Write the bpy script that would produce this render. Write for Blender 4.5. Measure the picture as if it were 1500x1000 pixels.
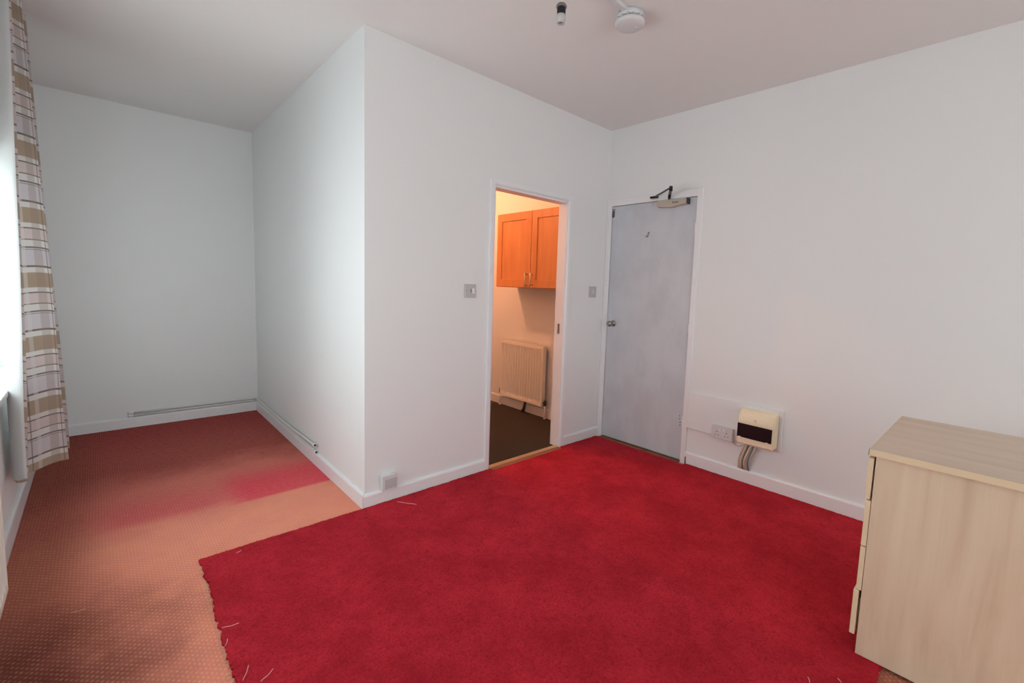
import bpy, bmesh, math, random
from mathutils import Vector, Matrix

random.seed(7)
C = bpy.context.scene.collection
for o in list(bpy.data.objects):
    bpy.data.objects.remove(o, do_unlink=True)

# ------------------------------------------------------------------ camera
scn = bpy.context.scene
cam_d = bpy.data.cameras.new('camera')
cam = bpy.data.objects.new('camera', cam_d)
C.objects.link(cam)
F_PX, PX, PY = 667.85, 40.70, -15.55
PITCH, ROLL, YAW = 1.4746, 0.0364, -0.7720
cam.location = (-1.0545, -2.4720, 1.2991)
cam.rotation_mode = 'QUATERNION'
cam.rotation_quaternion = (Matrix.Rotation(YAW, 3, 'Z') @ Matrix.Rotation(PITCH, 3, 'X') @ Matrix.Rotation(ROLL, 3, 'Z')).to_quaternion()
cam_d.sensor_fit = 'HORIZONTAL'
cam_d.sensor_width = 36.0
cam_d.lens = F_PX * 36.0 / 1500.0
cam_d.shift_x = -PX / 1500.0
cam_d.shift_y = PY / 1500.0
cam_d.clip_start = 0.02
scn.camera = cam

# ------------------------------------------------------------------ world, lights, exposure
W_STRENGTH = 5.05
world = bpy.data.worlds.new('overcast_sky')
scn.world = world
world.use_nodes = True
bg = world.node_tree.nodes['Background']
bg.inputs['Color'].default_value = (0.90, 0.98, 1.0, 1)
bg.inputs['Strength'].default_value = W_STRENGTH

scn.view_settings.view_transform = 'Standard'
scn.view_settings.look = 'None'
scn.view_settings.gamma = 1.0
scn.view_settings.use_curve_mapping = False
scn.view_settings.exposure = 0.06

# room dimensions (metres)
XL, XR = -1.405, 2.112          # window wall, door wall
YR, YB = -5.20, 2.579           # wall behind the camera, far wall of alcove and kitchen
H = 2.6227
SKEW = 0.0146                   # alcove side of the partition leans away slightly
WY0, WY1, WZ0, WZ1 = -1.50, 1.62, 0.72, 1.80   # window opening
VX0, VX1, VZ0, VZ1 = -1.30, 1.70, 0.50, 2.05   # unseen window added behind the camera as fill light
KX0, KX1, KZ = 0.893, 1.602, 1.952             # kitchen doorway clear opening
PT = 0.085                                     # partition thickness

portal_d = bpy.data.lights.new('window_portal', 'AREA')
portal_d.shape = 'RECTANGLE'
portal_d.size = WY1 - WY0
portal_d.size_y = WZ1 - WZ0
portal_d.cycles.is_portal = True
portal = bpy.data.objects.new('window_portal', portal_d)
portal.location = (XL - 0.20, (WY0 + WY1) / 2, (WZ0 + WZ1) / 2)
portal.rotation_euler = Vector((1, 0, 0)).to_track_quat('-Z', 'Z').to_euler()
C.objects.link(portal)
portal_d = bpy.data.lights.new('fill_window_portal', 'AREA')  # portal for the added window behind the camera
portal_d.shape = 'RECTANGLE'
portal_d.size = VX1 - VX0
portal_d.size_y = VZ1 - VZ0
portal_d.cycles.is_portal = True
portal = bpy.data.objects.new('fill_window_portal', portal_d)
portal.location = ((VX0 + VX1) / 2, YR - 0.14, (VZ0 + VZ1) / 2)
portal.rotation_euler = Vector((0, 1, 0)).to_track_quat('-Z', 'Z').to_euler()
C.objects.link(portal)

# ------------------------------------------------------------------ node helpers
def srgb(r, g, b):
    f = lambda c: (c / 255 / 12.92) if c / 255 <= 0.04045 else ((c / 255 + 0.055) / 1.055) ** 2.4
    return (f(r), f(g), f(b), 1)

class NT:
    def __init__(s, name):
        s.m = bpy.data.materials.new(name)
        s.m.use_nodes = True
        s.t = s.m.node_tree
        s.b = s.t.nodes['Principled BSDF']
        s.out = s.t.nodes['Material Output']
    def put(s, sock, v):
        if hasattr(v, 'is_output'):
            s.t.links.new(v, sock)
        elif isinstance(v, (int, float)):
            try: sock.default_value = v
            except Exception: sock.default_value = (v, v, v)
        else:
            sock.default_value = v
    def node(s, typ, ins=None, **props):
        n = s.t.nodes.new(typ)
        for k, v in props.items(): setattr(n, k, v)
        for k, v in (ins or {}).items(): s.put(n.inputs[k], v)
        return n
    def math(s, op, a, b=0.0, c=None, clamp=False):
        n = s.node('ShaderNodeMath', {0: a, 1: b}, operation=op, use_clamp=clamp)
        if c is not None: s.put(n.inputs[2], c)
        return n.outputs[0]
    def step(s, v, a, b):            # smooth 0..1 as v goes a -> b (a may exceed b)
        inv = a > b
        lo, hi = (b, a) if inv else (a, b)
        n = s.node('ShaderNodeMapRange', {'Value': v, 'From Min': lo, 'From Max': hi,
                   'To Min': 1.0 if inv else 0.0, 'To Max': 0.0 if inv else 1.0}, interpolation_type='SMOOTHSTEP')
        return n.outputs['Result']
    def mix(s, f, a, b, mode='MIX'):
        n = s.node('ShaderNodeMix', data_type='RGBA', blend_type=mode)
        s.put(n.inputs['Factor'], f); s.put(n.inputs['A'], a); s.put(n.inputs['B'], b)
        return n.outputs['Result']
    def coord(s, kind='Object'):
        return s.node('ShaderNodeTexCoord').outputs[kind]
    def pos(s):
        return s.node('ShaderNodeNewGeometry').outputs['Position']
    def xyz(s, v):
        n = s.node('ShaderNodeSeparateXYZ', {0: v}); return n.outputs[0], n.outputs[1], n.outputs[2]
    def scale(s, v, sc):
        return s.node('ShaderNodeMapping', {'Vector': v, 'Scale': sc}).outputs[0]
    def noise(s, v, scale, detail=3.0, rough=0.55, out='Fac', dist=0.0):
        return s.node('ShaderNodeTexNoise', {'Vector': v, 'Scale': scale, 'Detail': detail, 'Roughness': rough, 'Distortion': dist}).outputs[out]
    def ramp(s, f, stops):
        n = s.node('ShaderNodeValToRGB', {'Fac': f}); e = n.color_ramp.elements
        while len(e) < len(stops): e.new(0.5)
        for k, (p, c) in enumerate(stops): e[k].position = p; e[k].color = c
        return n.outputs[0]
    def bump(s, h, strength=0.2, dist=0.002):
        n = s.node('ShaderNodeBump', {'Height': h, 'Strength': strength, 'Distance': dist})
        s.t.links.new(n.outputs[0], s.b.inputs['Normal'])
    def set(s, **kw):
        for k, v in kw.items():
            s.put(s.b.inputs[{'color': 'Base Color', 'rough': 'Roughness', 'metal': 'Metallic', 'spec': 'Specular IOR Level',
                              'coat': 'Coat Weight', 'sheen': 'Sheen Weight', 'alpha': 'Alpha'}[k]], v)
        return s.m

def plain(name, col, rough=0.5, metal=0.0, spec=0.5, var=0.04):
    n = NT(name)
    f = n.noise(n.pos(), 14.0, 4.0)
    d = tuple(max(0.0, c * (1 - var)) for c in col[:3]) + (1,)
    l = tuple(min(1.0, c * (1 + var)) for c in col[:3]) + (1,)
    n.set(color=n.mix(f, d, l), rough=rough, metal=metal, spec=spec)
    return n.m

M = {}
def mat_wall(name, col, strength=0.16, big=0.03):
    n = NT(name)
    p = n.pos()
    f = n.noise(p, 1.7, 4.0)
    g = n.noise(p, 55.0, 5.0, 0.65)
    r = n.noise(p, 5.0, 3.0, 0.5)
    d = tuple(c * (1 - big) for c in col[:3]) + (1,)
    n.set(color=n.mix(f, d, col), rough=0.62, spec=0.35)
    n.bump(n.math('ADD', n.math('MULTIPLY', g, 0.35), r), strength, 0.006)
    return n.m
M['wall'] = mat_wall('white_wall_paint', (0.795, 0.80, 0.80, 1))
M['ceil'] = mat_wall('white_ceiling_paint', (0.80, 0.785, 0.77, 1), 0.30, 0.04)
M['gloss'] = plain('white_gloss_paint', (0.80, 0.795, 0.81, 1), 0.32, var=0.015)
M['pipe'] = plain('darker_gloss_on_pipe', (0.68, 0.665, 0.65, 1), 0.4, var=0.05)  # white gloss taken slightly darker so the pipes stand out
M['plastic'] = plain('white_plastic', (0.66, 0.65, 0.66, 1), 0.35, var=0.01)
M['plastic_dim'] = plain('aged_white_plastic', (0.50, 0.485, 0.49, 1), 0.4, var=0.02)
M['cream'] = plain('cream_plastic', srgb(238, 224, 194), 0.4, var=0.02)
M['cream_paint'] = plain('cream_enamel', (0.85, 0.82, 0.75, 1), 0.35, var=0.01)
M['black'] = plain('black_plastic', (0.006, 0.006, 0.009, 1), 0.25)
M['dark'] = plain('dark_void', (0.012, 0.011, 0.011, 1), 0.8)
M['rubber'] = plain('dark_grey_rubber', (0.035, 0.035, 0.038, 1), 0.6)
M['steel'] = plain('worn_chrome', (0.34, 0.325, 0.31, 1), 0.25, 1.0)
M['brass'] = plain('brass_strip', (0.72, 0.52, 0.30, 1), 0.35, 0.7)
M['satin'] = plain('satin_handle_metal', (0.60, 0.55, 0.40, 1), 0.35, 0.8)
M['closer'] = plain('beige_grey_enamel', srgb(186, 174, 160), 0.45, var=0.03)
M['grey'] = plain('grey_plastic', (0.16, 0.16, 0.165, 1), 0.45)
M['copper_lead'] = plain('cream_cable_sheath', srgb(214, 202, 180), 0.5)
M['thread'] = plain('pale_pink_thread', srgb(232, 160, 160), 0.9)
M['thread_pale'] = plain('pale_backing_thread', srgb(225, 180, 150), 0.9)

# door paint: thin streaky coat of white over grey blue
n = NT('patchy_white_door_paint')
p = n.pos()
f = n.noise(n.scale(p, (1, 3.2, 2.0)), 1.6, 6.0, 0.62)
g = n.noise(n.scale(p, (1, 26, 2.0)), 3.0, 4.0, 0.6)
col = n.mix(n.step(f, 0.36, 0.66), (0.49, 0.525, 0.57, 1), (0.56, 0.595, 0.645, 1))
n.set(color=n.mix(n.math('MULTIPLY', g, 0.35), col, (0.66, 0.66, 0.70, 1)), rough=0.5)
n.bump(n.math('ADD', g, f), 0.25, 0.003)
M['door'] = n.m

# maple laminate
def wood(name, dark, mid, light, axis, rough=0.38, ring=1.0):
    n = NT(name)
    p = n.pos()
    sc = {'z': (9, 9, 0.9), 'y': (9, 0.9, 9), 'x': (0.9, 9, 9)}[axis]
    w = n.noise(n.scale(p, sc), 1.6 * ring, 4.0, 0.55, dist=0.6)
    fine = n.noise(n.scale(p, tuple(k * (14 if k > 1 else 1.6) for k in sc)), 1.5, 3.0, 0.6)
    blot = n.noise(n.scale(p, tuple(k * (0.7 if k > 1 else 1.4) for k in sc)), 1.3, 3.0, 0.5)
    col = n.ramp(w, [(0.20, dark), (0.48, mid), (0.80, light)])
    col = n.mix(n.math('MULTIPLY', n.step(blot, 0.50, 0.72), 0.30), col, dark)
    col = n.mix(n.math('MULTIPLY', n.step(fine, 0.45, 0.75), 0.14), col, dark)
    n.set(color=col, rough=rough)
    n.bump(fine, 0.05, 0.0006)
    return n.m
MAPLE = (srgb(206, 180, 152), srgb(222, 202, 175), srgb(230, 213, 188))
M['maple_z'] = wood('maple_laminate_upright', *MAPLE, 'z')
M['maple_y'] = wood('maple_laminate_dimmed_top', srgb(196, 172, 150), srgb(208, 186, 164), srgb(214, 194, 172), 'y')  # darker, pinker maple: the top's dimmer lighting is put into the colour
M['maple_edge'] = plain('maple_edging', srgb(230, 210, 176), 0.45)
M['beech'] = wood('orange_beech_cabinet', srgb(190, 116, 62), srgb(208, 136, 78), srgb(218, 150, 92), 'z', 0.4)
M['strip_wood'] = wood('worn_threshold_wood', srgb(105, 62, 45), srgb(135, 85, 62), srgb(160, 105, 78), 'x', 0.6)

# red pile carpet
n = NT('red_pile_carpet')
p = n.pos()
f1 = n.noise(p, 420.0, 3.0, 0.7)
f2 = n.noise(p, 3.4, 8.0, 0.70)
f4 = n.noise(p, 38.0, 5.0, 0.72)
f3 = n.noise(p, 90.0, 3.0, 0.6)
col = n.mix(n.step(f2, 0.33, 0.68), srgb(180, 35, 48), srgb(214, 49, 64))
col = n.mix(n.math('MULTIPLY', n.step(f4, 0.50, 0.28), 0.50), col, srgb(140, 14, 32))
col = n.mix(n.math('MULTIPLY', n.step(f4, 0.54, 0.76), 0.35), col, srgb(232, 66, 84))
col = n.mix(n.math('MULTIPLY', n.step(f3, 0.45, 0.70), 0.5), col, srgb(150, 20, 36))
col = n.mix(n.math('MULTIPLY', n.step(f1, 0.50, 0.78), 0.55), col, srgb(216, 56, 76))
col = n.mix(n.math('MULTIPLY', n.step(f1, 0.48, 0.25), 0.6), col, srgb(112, 6, 20))
n.set(color=col, rough=0.95, spec=0.1, sheen=0.0)
n.bump(n.math('ADD', n.math('MULTIPLY', f1, 0.6), n.math('ADD', f3, f4)), 0.9, 0.008)
M['red'] = n.m
M['red_tuft'] = plain('red_pile_tuft', srgb(165, 16, 38), 0.95, spec=0.1, var=0.2)

# dotted cord carpet, sun faded from maroon to orange, one unfaded crimson block
n = NT('dotted_cord_carpet')
p = n.pos()
x, y, z = n.xyz(p)
nz = n.noise(p, 1.6, 4.0, 0.6)
nz2 = n.noise(p, 5.0, 4.0, 0.6)
wob = n.math('MULTIPLY', n.math('SUBTRACT', nz, 0.5), 0.9)
orange = srgb(206, 122, 78)
col = n.mix(n.step(nz2, 0.35, 0.7), srgb(242, 152, 130), srgb(248, 158, 130))
yy = n.math('ADD', y, wob)
col = n.mix(n.math('MULTIPLY', n.step(yy, 0.35, 0.85), 0.75), col, srgb(214, 112, 106))
col = n.mix(n.math('MULTIPLY', n.step(yy, 0.95, 1.5), 0.85), col, srgb(160, 70, 68))
col = n.mix(n.math('MULTIPLY', n.step(y, 1.5, 2.4), 0.7), col, srgb(156, 56, 62))
# foot of window wall and near-left corner: shade painted in as brown and plum
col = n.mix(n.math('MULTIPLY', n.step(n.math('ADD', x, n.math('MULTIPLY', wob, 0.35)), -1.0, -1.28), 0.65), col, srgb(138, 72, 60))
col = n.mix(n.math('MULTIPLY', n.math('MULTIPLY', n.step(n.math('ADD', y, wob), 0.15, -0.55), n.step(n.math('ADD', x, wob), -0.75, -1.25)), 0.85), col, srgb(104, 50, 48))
col = n.mix(n.math('MULTIPLY', n.math('MULTIPLY', n.step(x, 0.5, 0.8), n.step(y, -1.9, -2.2)), 0.75), col, srgb(138, 84, 66))  # brown shade painted into the carpet beside the chest
# pinkish faded patch and the crimson block kept from the sun by furniture
def block(x0, x1, y0, y1, sx0, sx1, sy0, sy1):
    a = n.math('MULTIPLY', n.step(x, x0 - sx0, x0 + sx0), n.step(x, x1 + sx1, x1 - sx1))
    b = n.math('MULTIPLY', n.step(y, y0 - sy0, y0 + sy0), n.step(y, y1 + sy1, y1 - sy1))
    return n.math('MULTIPLY', a, b)
col = n.mix(n.math('MULTIPLY', block(-1.08, -0.45, 0.56, 0.86, 0.12, 0.25, 0.06, 0.22), 0.65), col, srgb(214, 80, 96))
col = n.mix(n.math('MULTIPLY', block(-0.52, 0.2, 0.50, 0.92, 0.09, 0.02, 0.02, 0.22), 0.85), col, srgb(232, 66, 92))
# dots on a staggered grid
P = 0.0235
def dotfield(off):
    u = n.math('FRACT', n.math('ADD', n.math('DIVIDE', x, P), off))
    v = n.math('FRACT', n.math('ADD', n.math('DIVIDE', y, P), off))
    du = n.math('SUBTRACT', u, 0.5); dv = n.math('SUBTRACT', v, 0.5)
    r = n.math('SQRT', n.math('ADD', n.math('MULTIPLY', du, du), n.math('MULTIPLY', dv, dv)))
    return n.step(r, 0.26, 0.12)
dots = n.math('MAXIMUM', dotfield(100.0), dotfield(100.5))
dotmask = n.math('MULTIPLY', dots, n.step(n.noise(p, 34.0, 3.0), 0.30, 0.60))
col = n.mix(n.math('MULTIPLY', dotmask, 0.46), col, n.mix(0.55, col, srgb(246, 196, 150), 'MIX'))
col = n.mix(n.math('MULTIPLY', n.math('SUBTRACT', 1.0, dots), 0.13), col, srgb(110, 44, 32))
fine = n.noise(p, 380.0, 2.0, 0.6)
col = n.mix(n.math('MULTIPLY', n.step(fine, 0.5, 0.8), 0.22), col, srgb(90, 40, 34))
n.set(color=col, rough=0.95, spec=0.1)
n.bump(n.math('ADD', n.math('MULTIPLY', dots, 0.8), fine), 0.6, 0.003)
M['cord'] = n.m

n = NT('dark_brown_kitchen_carpet')
p = n.pos()
f = n.noise(p, 260.0, 3.0, 0.65); g = n.noise(p, 4.0, 4.0)
n.set(color=n.mix(n.step(f, 0.42, 0.72), n.mix(g, srgb(50, 46, 42), srgb(60, 55, 50)), srgb(90, 82, 74)), rough=0.95, spec=0.1)
n.bump(f, 0.6, 0.004)
M['brown_carpet'] = n.m

# curtain fabrics
n = NT('brown_plaid_curtain_fabric')
uv = n.node('ShaderNodeUVMap').outputs[0]
u, v, _ = n.xyz(uv)             # u, v in metres along width and height
PER = 0.320
t = n.math('FRACT', n.math('ADD', n.math('DIVIDE', v, -PER), 99.991))   # downwards from the start of a brown band
def band(t, a, b, e=0.006):
    return n.math('MULTIPLY', n.step(t, a - e, a + e), n.step(t, b + e, b - e))
white = srgb(244, 241, 238)
col = n.mix(band(t, 0.32, 0.48), white, srgb(236, 222, 220))
col = n.mix(band(t, 0.62, 0.90), col, srgb(230, 224, 228))
col = n.mix(band(t, 0.0, 0.235), col, srgb(196, 176, 156))
for a, w, c in ((0.315, 0.02, srgb(120, 104, 100)), (0.49, 0.018, srgb(150, 124, 110)), (0.61, 0.022, srgb(112, 98, 96)), (0.645, 0.012, srgb(170, 156, 150)), (0.905, 0.03, srgb(128, 106, 98))):
    col = n.mix(n.math('MULTIPLY', band(t, a - w / 2, a + w / 2, 0.004), 0.9), col, c)
s = n.math('FRACT', n.math('DIVIDE', u, 0.155))
col = n.mix(n.math('MULTIPLY', band(s, 0.0, 0.30, 0.01), 0.35), col, srgb(170, 150, 138))
col = n.mix(n.math('MULTIPLY', band(s, 0.42, 0.46, 0.008), 0.6), col, srgb(134, 112, 104))
col = n.mix(n.math('MULTIPLY', band(s, 0.60, 0.72, 0.01), 0.45), col, white)
weave = n.noise(n.scale(uv, (900, 900, 1)), 1.0, 2.0)
col = n.mix(n.math('MULTIPLY', weave, 0.10), col, srgb(140, 125, 118))
n.set(color=col, rough=0.9, spec=0.1)
n.bump(weave, 0.2, 0.0008)
tr = n.node('ShaderNodeBsdfTranslucent', {'Color': col})
ms = n.node('ShaderNodeMixShader', {0: 0.42, 1: n.b.outputs[0], 2: tr.outputs[0]})
n.t.links.new(ms.outputs[0], n.out.inputs['Surface'])
M['plaid'] = n.m
n = NT('white_curtain_lining')
tr = n.node('ShaderNodeBsdfTranslucent', {'Color': (0.86, 0.90, 0.90, 1)})
df = n.node('ShaderNodeBsdfDiffuse', {'Color': n.mix(n.noise(n.pos(), 30.0), (0.62, 0.635, 0.63, 1), (0.68, 0.695, 0.69, 1))})
ms = n.node('ShaderNodeMixShader', {0: 0.12, 1: df.outputs[0], 2: tr.outputs[0]})
n.t.links.new(ms.outputs[0], n.out.inputs['Surface'])
M['lining'] = n.m

n = NT('window_glass')
tr = n.node('ShaderNodeBsdfTransparent', {'Color': (0.97, 0.985, 0.98, 1)})
gl = n.node('ShaderNodeBsdfGlossy', {'Color': (1, 1, 1, 1), 'Roughness': 0.02})
fr = n.node('ShaderNodeFresnel', {'IOR': 1.45})
bf = n.node('ShaderNodeNewGeometry').outputs['Backfacing']
ms = n.node('ShaderNodeMixShader', {0: n.math('MULTIPLY', fr.outputs[0], n.math('SUBTRACT', 1.0, bf)), 1: tr.outputs[0], 2: gl.outputs[0]})
n.t.links.new(ms.outputs[0], n.out.inputs['Surface'])
M['glass'] = n.m

# ------------------------------------------------------------------ mesh helpers
def new(): return bmesh.new()

def box(bm, x0, x1, y0, y1, z0, z1, bev=0.0, seg=2):
    b = bm if bev == 0 else bmesh.new()
    xs, ys, zs = sorted((x0, x1)), sorted((y0, y1)), sorted((z0, z1))
    v = [b.verts.new((X, Y, Z)) for X in xs for Y in ys for Z in zs]
    for q in ((0, 1, 3, 2), (4, 6, 7, 5), (0, 4, 5, 1), (2, 3, 7, 6), (0, 2, 6, 4), (1, 5, 7, 3)):
        b.faces.new([v[k] for k in q])
    if bev:
        bmesh.ops.bevel(b, geom=list(b.edges), offset=bev, segments=seg, profile=0.5, affect='EDGES')
        merge(bm, b)
    return bm

def merge(bm, b):
    m = {}
    for v in b.verts: m[v] = bm.verts.new(v.co)
    for f in b.faces:
        try:
            nf = bm.faces.new([m[v] for v in f.verts]); nf.smooth = f.smooth
        except ValueError: pass
    b.free()

def prism(bm, pts, axis, a, b):
    """pts: 2-D outline; axis 'x','y','z' is the direction of extrusion from a to b; the outline uses the other two axes in order"""
    def P(u, v, w):
        return {'x': (w, u, v), 'y': (u, w, v), 'z': (u, v, w)}[axis]
    lo = [bm.verts.new(P(u, v, a)) for u, v in pts]
    hi = [bm.verts.new(P(u, v, b)) for u, v in pts]
    k = len(pts)
    fs = [bm.faces.new(lo), bm.faces.new(hi)]
    for i in range(k):
        fs.append(bm.faces.new((lo[i], lo[(i + 1) % k], hi[(i + 1) % k], hi[i])))
    return bm

def tube(bm, pts, r, seg=10, cap=True):
    pts = [Vector(q) for q in pts]
    rad = r if isinstance(r, (list, tuple)) else [r] * len(pts)
    rings = []
    up = Vector((0, 0, 1))
    for i, q in enumerate(pts):
        a = pts[max(0, i - 1)]; b = pts[min(len(pts) - 1, i + 1)]
        d = (b - a).normalized()
        u = d.cross(up)
        if u.length < 1e-3: u = d.cross(Vector((0, 1, 0)))
        u.normalize(); w = u.cross(d).normalized()
        rings.append([bm.verts.new(q + (u * math.cos(2 * math.pi * k / seg) + w * math.sin(2 * math.pi * k / seg)) * rad[i]) for k in range(seg)])
    for A, B in zip(rings, rings[1:]):
        for k in range(seg):
            f = bm.faces.new((A[k], A[(k + 1) % seg], B[(k + 1) % seg], B[k])); f.smooth = True
    if cap:
        bm.faces.new(rings[0]); bm.faces.new(rings[-1])
    return bm

def lathe(bm, prof, c, axis='z', seg=32):
    """prof: (radius, height) pairs revolved about axis through c"""
    c = Vector(c)
    ex, ey, ez = {'z': ((1, 0, 0), (0, 1, 0), (0, 0, 1)), 'x': ((0, 1, 0), (0, 0, 1), (1, 0, 0)), 'y': ((0, 0, 1), (1, 0, 0), (0, 1, 0))}[axis]
    ex, ey, ez = Vector(ex), Vector(ey), Vector(ez)
    rings = []
    for r, h in prof:
        if r < 1e-6: rings.append([bm.verts.new(c + ez * h)])
        else: rings.append([bm.verts.new(c + ez * h + (ex * math.cos(2 * math.pi * k / seg) + ey * math.sin(2 * math.pi * k / seg)) * r) for k in range(seg)])
    for A, B in zip(rings, rings[1:]):
        for k in range(seg):
            a = [A[0]] if len(A) == 1 else [A[k], A[(k + 1) % seg]]
            b = [B[0]] if len(B) == 1 else [B[(k + 1) % seg], B[k]]
            if len(a) + len(b) > 2:
                f = bm.faces.new(a + b); f.smooth = True
    return bm

def world_loc(o):
    v = Vector((0, 0, 0))
    while o: v += Vector(o.location); o = o.parent
    return v

def obj(name, bm, m, parent=None, origin=None, smooth_angle=None):
    bmesh.ops.recalc_face_normals(bm, faces=list(bm.faces))
    off = world_loc(parent) if parent else Vector((0, 0, 0))
    loc = Vector((0, 0, 0))
    if origin is not None: loc = Vector(origin) - off
    for v in bm.verts: v.co -= off + loc
    me = bpy.data.meshes.new(name)
    bm.to_mesh(me); bm.free()
    for mm in (m if isinstance(m, (list, tuple)) else [m]): me.materials.append(mm)
    o = bpy.data.objects.new(name, me)
    o.location = loc
    C.objects.link(o)
    if parent: o.parent = parent
    return o

def tag(o, label, cat=None, group=None, kind=None):
    o['label'] = label
    if cat: o['category'] = cat
    if group: o['group'] = group
    if kind: o['kind'] = kind
    return o

def thing(name, label, cat, loc, group=None):
    o = bpy.data.objects.new(name, None)
    o.empty_display_size = 0.05
    o.location = loc
    C.objects.link(o)
    return tag(o, label, cat, group)

def struct(name, bm, m, label, parent=None):
    o = obj(name, bm, m, parent)
    o['kind'] = 'structure'; o['label'] = label
    return o

# ------------------------------------------------------------------ setting
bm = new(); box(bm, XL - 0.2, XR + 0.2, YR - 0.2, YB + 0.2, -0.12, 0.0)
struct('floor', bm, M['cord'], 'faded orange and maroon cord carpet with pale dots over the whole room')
bm = new()
box(bm, 0.10, XR, PT - 0.04, YB, 0.0, 0.004)
struct('floor_kitchen', bm, M['brown_carpet'], 'dark brown carpet floor seen through the kitchen doorway')
bm = new(); box(bm, XL - 0.2, XR + 0.2, YR - 0.2, YB + 0.2, H, H + 0.15)
struct('ceiling', bm, M['ceil'], 'white painted ceiling over the room and alcove')

bm = new(); box(bm, XL - 0.2, XR + 0.2, YB, YB + 0.15, 0, H)
struct('wall_back', bm, M['wall'], 'white far wall of the alcove behind the pipes')
bm = new()
box(bm, XL - 0.2, VX0, YR - 0.15, YR, 0, H); box(bm, VX1, XR + 0.2, YR - 0.15, YR, 0, H)
box(bm, VX0, VX1, YR - 0.15, YR, 0, VZ0); box(bm, VX0, VX1, YR - 0.15, YR, VZ1, H)
struct('wall_rear', bm, M['wall'], 'white wall behind the camera')
# window wall with opening
bm = new()
T = 0.22
box(bm, XL - T, XL, YR, WY0, 0, H); box(bm, XL - T, XL, WY1, YB, 0, H)
box(bm, XL - T, XL, WY0, WY1, 0, WZ0); box(bm, XL - T, XL, WY0, WY1, WZ1, H)
struct('wall_left', bm, M['wall'], 'white window wall at the left beside the plaid curtain')
# door wall, with a recess behind the door leaf
DY0, DY1, DZ = -0.8185, -0.048, 1.998
bm = new()
box(bm, XR + 0.06, XR + 0.2, YR, YB, 0, H)
box(bm, XR, XR + 0.06, YR, DY0, 0, H); box(bm, XR, XR + 0.06, DY1, YB, 0, H)
box(bm, XR, XR + 0.06, DY0, DY1, DZ, H)
struct('wall_right', bm, M['wall'], 'white wall holding the closed door and the fuse box')
# partition: front wall with doorway, and the side wall of the alcove
bm = new()
LIN = 0.022
box(bm, 0.06, KX0 - LIN, 0, PT, 0, H); box(bm, KX1 + LIN, XR, 0, PT, 0, H)
box(bm, KX0 - LIN, KX1 + LIN, 0, PT, KZ + LIN, H)
prism(bm, [(0, 0), (0.06, 0), (0.06, PT), (SKEW * PT, PT)], 'z', 0, H)
struct('wall_front', bm, M['wall'], 'white partition wall with the open kitchen doorway')
bm = new()
prism(bm, [(SKEW * PT, PT), (0.09, PT), (0.09 + SKEW * YB, YB), (SKEW * YB, YB)], 'z', 0, H)
struct('wall_alcove', bm, M['wall'], 'white side wall of the alcove running back from the outer corner')

# skirting boards: a board with a rounded top
def skirt_prof(h, t=0.018):
    return [(0, 0), (t, 0), (t, h - 0.012), (t * 0.82, h - 0.004), (t * 0.5, h), (0, h)]
def skirt(name, p0, p1, nrm, h, label, e0=0.0, e1=0.0):
    """from p0 to p1 along the wall, standing off along nrm; e0/e1 lengthen the outer face for mitres"""
    p0, p1, nrm = Vector(p0), Vector(p1), Vector(nrm)
    d = (p1 - p0).normalized()
    bm = new(); A = []; B = []
    for t, z in skirt_prof(h):
        A.append(bm.verts.new(p0 + nrm * t - d * (e0 * t / 0.018) + Vector((0, 0, z))))
        B.append(bm.verts.new(p1 + nrm * t + d * (e1 * t / 0.018) + Vector((0, 0, z))))
    k = len(A)
    bm.faces.new(A); bm.faces.new(B)
    for i in range(k): bm.faces.new((A[i], A[(i + 1) % k], B[(i + 1) % k], B[i]))
    return bm
AX0, AX1, AZ = 0.848, 1.650, 2.004     # outer edges of the doorway architrave
bm = skirt('', (0, 0, 0), (AX0, 0, 0), (0, -1, 0), 0.083, '', 0.018, 0)
merge(bm, skirt('', (AX1, 0, 0), (XR - 0.006, 0, 0), (0, -1, 0), 0.083, ''))
struct('baseboard_front', bm, M['gloss'], 'white skirting board under the partition on both sides of the kitchen doorway')
bm = skirt('', (0, 0, 0), (SKEW * YB, YB, 0), (-1, SKEW, 0), 0.088, '', 0.018, -0.018)
struct('baseboard_alcove', bm, M['gloss'], 'white skirting board along the side wall of the alcove')
bm = skirt('', (XL, YB, 0), (SKEW * YB, YB, 0), (0, -1, 0), 0.088, '', -0.018, -0.018)
struct('baseboard_back', bm, M['gloss'], 'white skirting board along the far wall of the alcove')
bm = skirt('', (XL, YR, 0), (XL, YB, 0), (1, 0, 0), 0.10, '', -0.018, -0.018)
struct('baseboard_left', bm, M['gloss'], 'white skirting board along the window wall')
bm = skirt('', (XR, -0.862, 0), (XR, YR, 0), (-1, 0, 0), 0.100, '', 0, -0.018)
struct('baseboard_right', bm, M['gloss'], 'white skirting board along the wall below the fuse box')
bm = skirt('', (XR, PT, 0), (XR, YB, 0), (-1, 0, 0), 0.095, '')
struct('baseboard_kitchen', bm, M['gloss'], 'white skirting board behind the kitchen radiator')

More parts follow.
